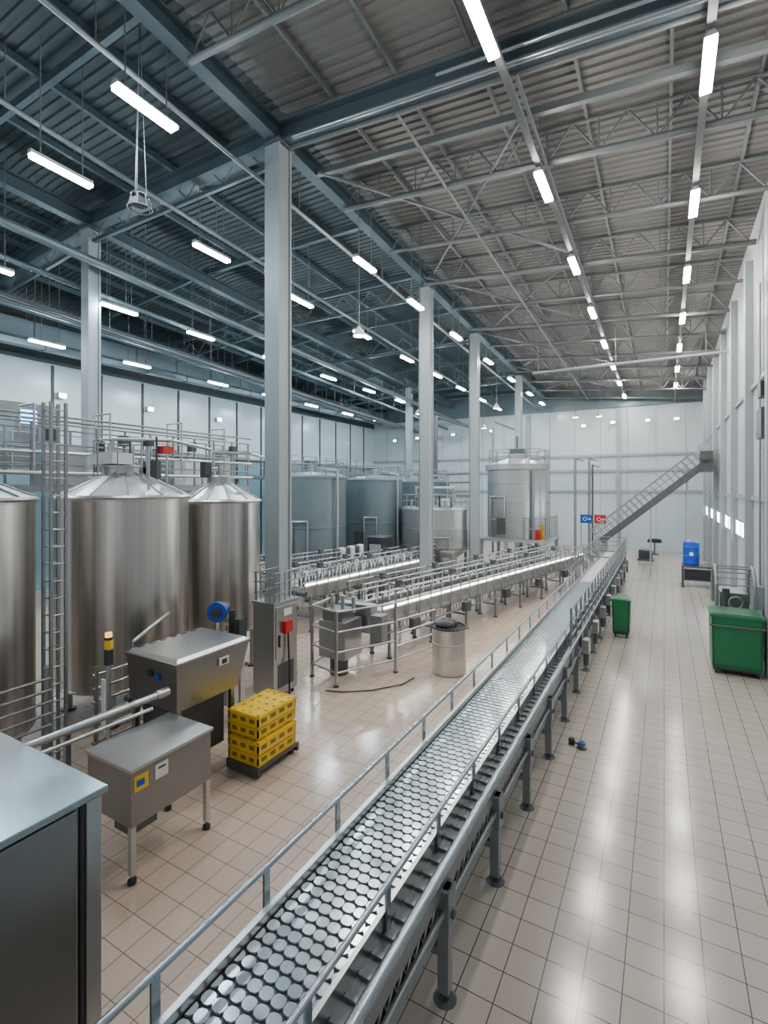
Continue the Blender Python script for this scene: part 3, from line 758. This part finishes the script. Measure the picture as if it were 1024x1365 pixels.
for i,y in enumerate((3.0,4.2,5.4,9,12,15,18,21)): b.box(-16.9,-16.4,y,y+.7,4.15,4.9+.15*(i%3),('steel_d','duct')[i%2])
b.box(-16.9,-16.4,6.6,8.4,4.15,6.1,'steel_d'); b.box(-16.4,-16.38,7.35,7.8,5.5,5.9,'screen'); b.box(-16.4,-16.385,6.8,7.2,4.6,5.7,'duct')
b.obj('mezzanine_walkway')
b=MB()
for (x,mt) in ((-3.15,'blue'),(-2.55,'red')):
    b.box(x-.25,x+.25,24.6,24.63,1.95,2.35,mt); b.ring((x-.05,24.59,2.15),.08,.015,'white',14,'y')
    b.box(x+.08,x+.2,24.59,24.6,2.12,2.18,'white')
    b.bar((x-.22,24.65,0),(x-.22,24.65,2.4),.03,.03,'galv')
b.obj('sign_board')

# ------------------------------------------------------------------ right aisle
def bin_(x0,x1,y0,y1,h,zb=.12):
    b=MB(); t=.02
    b.hexa(rect(x0+t,x1-t,y0+t,y1-t,zb),rect(x0,x1,y0,y1,h-.05),'green')
    b.box(x0-.02,x1+.02,y0-.02,y1+.02,h-.06,h,'green'); b.box(x0+.02,x1-.02,y0+.02,y1-.02,h,h+.012,'greend')
    b.box(x0+.02,x1-.02,y0-.004,y0+.03,zb+.04,zb+.07,'greend')
    for xx in (x0+.03,x1-.03): b.box(xx-.015,xx+.015,y0-.004,y0+.03,zb+.04,h-.06,'greend')
    b.box(x0+.03,x1-.03,y0+.03,y1-.03,zb-.04,zb,'dark')
    for X in (x0+.08,x1-.08):
        for Y in (y0+.08,y1-.08):
            b.cyl((X-.018,Y,.055),(X+.018,Y,.055),.055,'black',14); b.box(X-.03,X+.03,Y-.03,Y+.03,.08,zb,'steel_d')
    return b
b=bin_(.80,1.62,11.5,12.25,1.16); b.cyl((.78,11.45,.95),(1.64,11.45,.95),.018,'steel_d',8)
b.obj('green_bin_cart',bevel=.006)
b=bin_(-1.10,-.70,13.1,13.55,.92); b.obj('green_waste_bin',bevel=.006)
b=MB(); x0,x1,y0,y1=.95,1.66,12.6,13.7
b.box(x0,x1,y0,y1,.15,.95,'greend'); b.box(x0-.03,x1+.03,y0-.03,y1+.03,.95,1.0,'steel'); b.box(x0+.1,x1-.1,y0+.25,y1-.1,1.0,1.35,'mach')
for X in (x0+.08,x1-.08):
    for Y in (y0+.1,y1-.1): b.cyl((X,Y,0),(X,Y,.16),.04,'dark',10)
for X in (x0+.02,x1-.02):
    pts=[(X,y0+.05,1.0)]+[(X,(y0+y1)/2-.5*math.cos(math.pi*i/10),1.40+.48*math.sin(math.pi*i/10)) for i in range(11)]+[(X,y1-.05,1.0)]
    b.tube(pts,.035,'galv')
for i in range(1,10): 
    yy=(y0+y1)/2-.5*math.cos(math.pi*i/10); zz=1.40+.48*math.sin(math.pi*i/10); b.cyl((x0+.02,yy,zz),(x1-.02,yy,zz),.014,'galv',6)
b.cyl((x0+.2,y0+.2,1.0),(x0+.2,y0+.2,1.45),.07,'steel_d',12); b.ring((x0+.35,y0-.03,1.2),.12,.02,'galv',16,'y')
b.obj('floor_scrubbing_machine',bevel=.006)
b=MB(); x0,x1,y0,y1=.55,1.6,20.9,21.7
b.box(x0,x1,y0,y1,.72,.78,'steel_d'); b.box(x0+.05,x1-.05,y0+.05,y1-.05,.25,.29,'steel_d')
for X in (x0+.05,x1-.05):
    for Y in (y0+.05,y1-.05): b.bar((X,Y,.02),(X,Y,.72),.06,.06,'steel_d'); b.cyl((X,Y,0),(X,Y,.03),.06,'dark',10)
b.box(x0+.1,x1-.1,y0+.2,y1-.2,.29,.6,'dark')
b.obj('steel_work_table')
b=MB(); b.lathe((.86,21.3,.785),[(.001,0),(.24,0),(.26,.03),(.26,.3),(.275,.33),(.26,.36),(.26,.62),(.275,.65),(.26,.68),(.25,.82),(.22,.85),(.001,.85)],'blue',28)
b.cyl((.86,21.04,1.2),(.86,21.02,1.2),.07,'white',14); b.cyl((.78,21.3,1.63),(.78,21.3,1.68),.05,'white',10)
b.obj('blue_drum')
b=MB()
for k in range(3): b.ring((-.45,30.5,.68+.05*k),.33-.02*k,.035,'black',24)
b.bar((-.45,30.5,0),(-.45,30.5,.66),.07,.07,'steel_d'); b.box(-.65,-.25,30.3,30.7,0,.04,'steel_d'); b.box(-.75,-.15,30.45,30.55,.62,.66,'steel_d')
b.obj('hose_coil_stand')
b=MB()
b.box(-1.1,-.5,27.5,28.1,.1,.5,'dark'); b.box(-.9,-.6,27.6,28.0,.5,.62,'steel'); b.box(-1.15,-.45,27.45,28.15,0,.1,'steel_d')
b.obj('pump_unit',bevel=.01)
b=MB()
for (y,z0,z1) in ((12.2,1.2,6.5),(12.5,1.2,6.5),(13.2,1.0,8.0)):
    b.cyl((XR-.06,y,z0),(XR-.06,y,z1),.022,'galv',6)
b.box(XR-.18,XR-.06,12.2,12.8,4.6,5.2,'steel_d'); b.box(XR-.14,XR-.02,13.0,13.4,1.0,1.5,'trim'); b.box(XR-.2,XR-.06,12.1,12.5,5.4,5.7,'dark')
b.obj('electrical_conduit_run')
b=MB(); x,y=-.99,7.3
b.cyl((x,y,0),(x,y,.02),.07,'steel_d',14); b.cyl((x,y,.02),(x,y,.06),.03,'steel',10); b.ring((x,y,.07),.045,.012,'blue',14); b.box(x-.05,x+.05,y-.012,y+.012,.06,.08,'blue')
b.ball((x-.14,y+.05,.05),.05,'dark',8); b.cyl((x-.14,y+.05,.05),(x-.03,y,.04),.012,'dark',6); b.box(x-.18,x-.10,y+.01,y+.09,.0,.02,'steel_d')
b.obj('floor_drain_valve')

# ------------------------------------------------------------------ world / camera
w=bpy.data.worlds.new('World'); S.world=w; w.use_nodes=True
bg=w.node_tree.nodes['Background']; bg.inputs[0].default_value=(.80,.84,.88,1); bg.inputs[1].default_value=.8
cam=bpy.data.cameras.new('Camera'); co=bpy.data.objects.new('Camera',cam); S.collection.objects.link(co)
co.location=(0,0,CH); co.rotation_euler=(math.radians(90),0,math.radians(29.5))
cam.sensor_fit='HORIZONTAL'; cam.sensor_width=36; cam.lens=36*660/1024; cam.shift_y=-32.5/1024
cam.clip_start=.05
S.camera=co
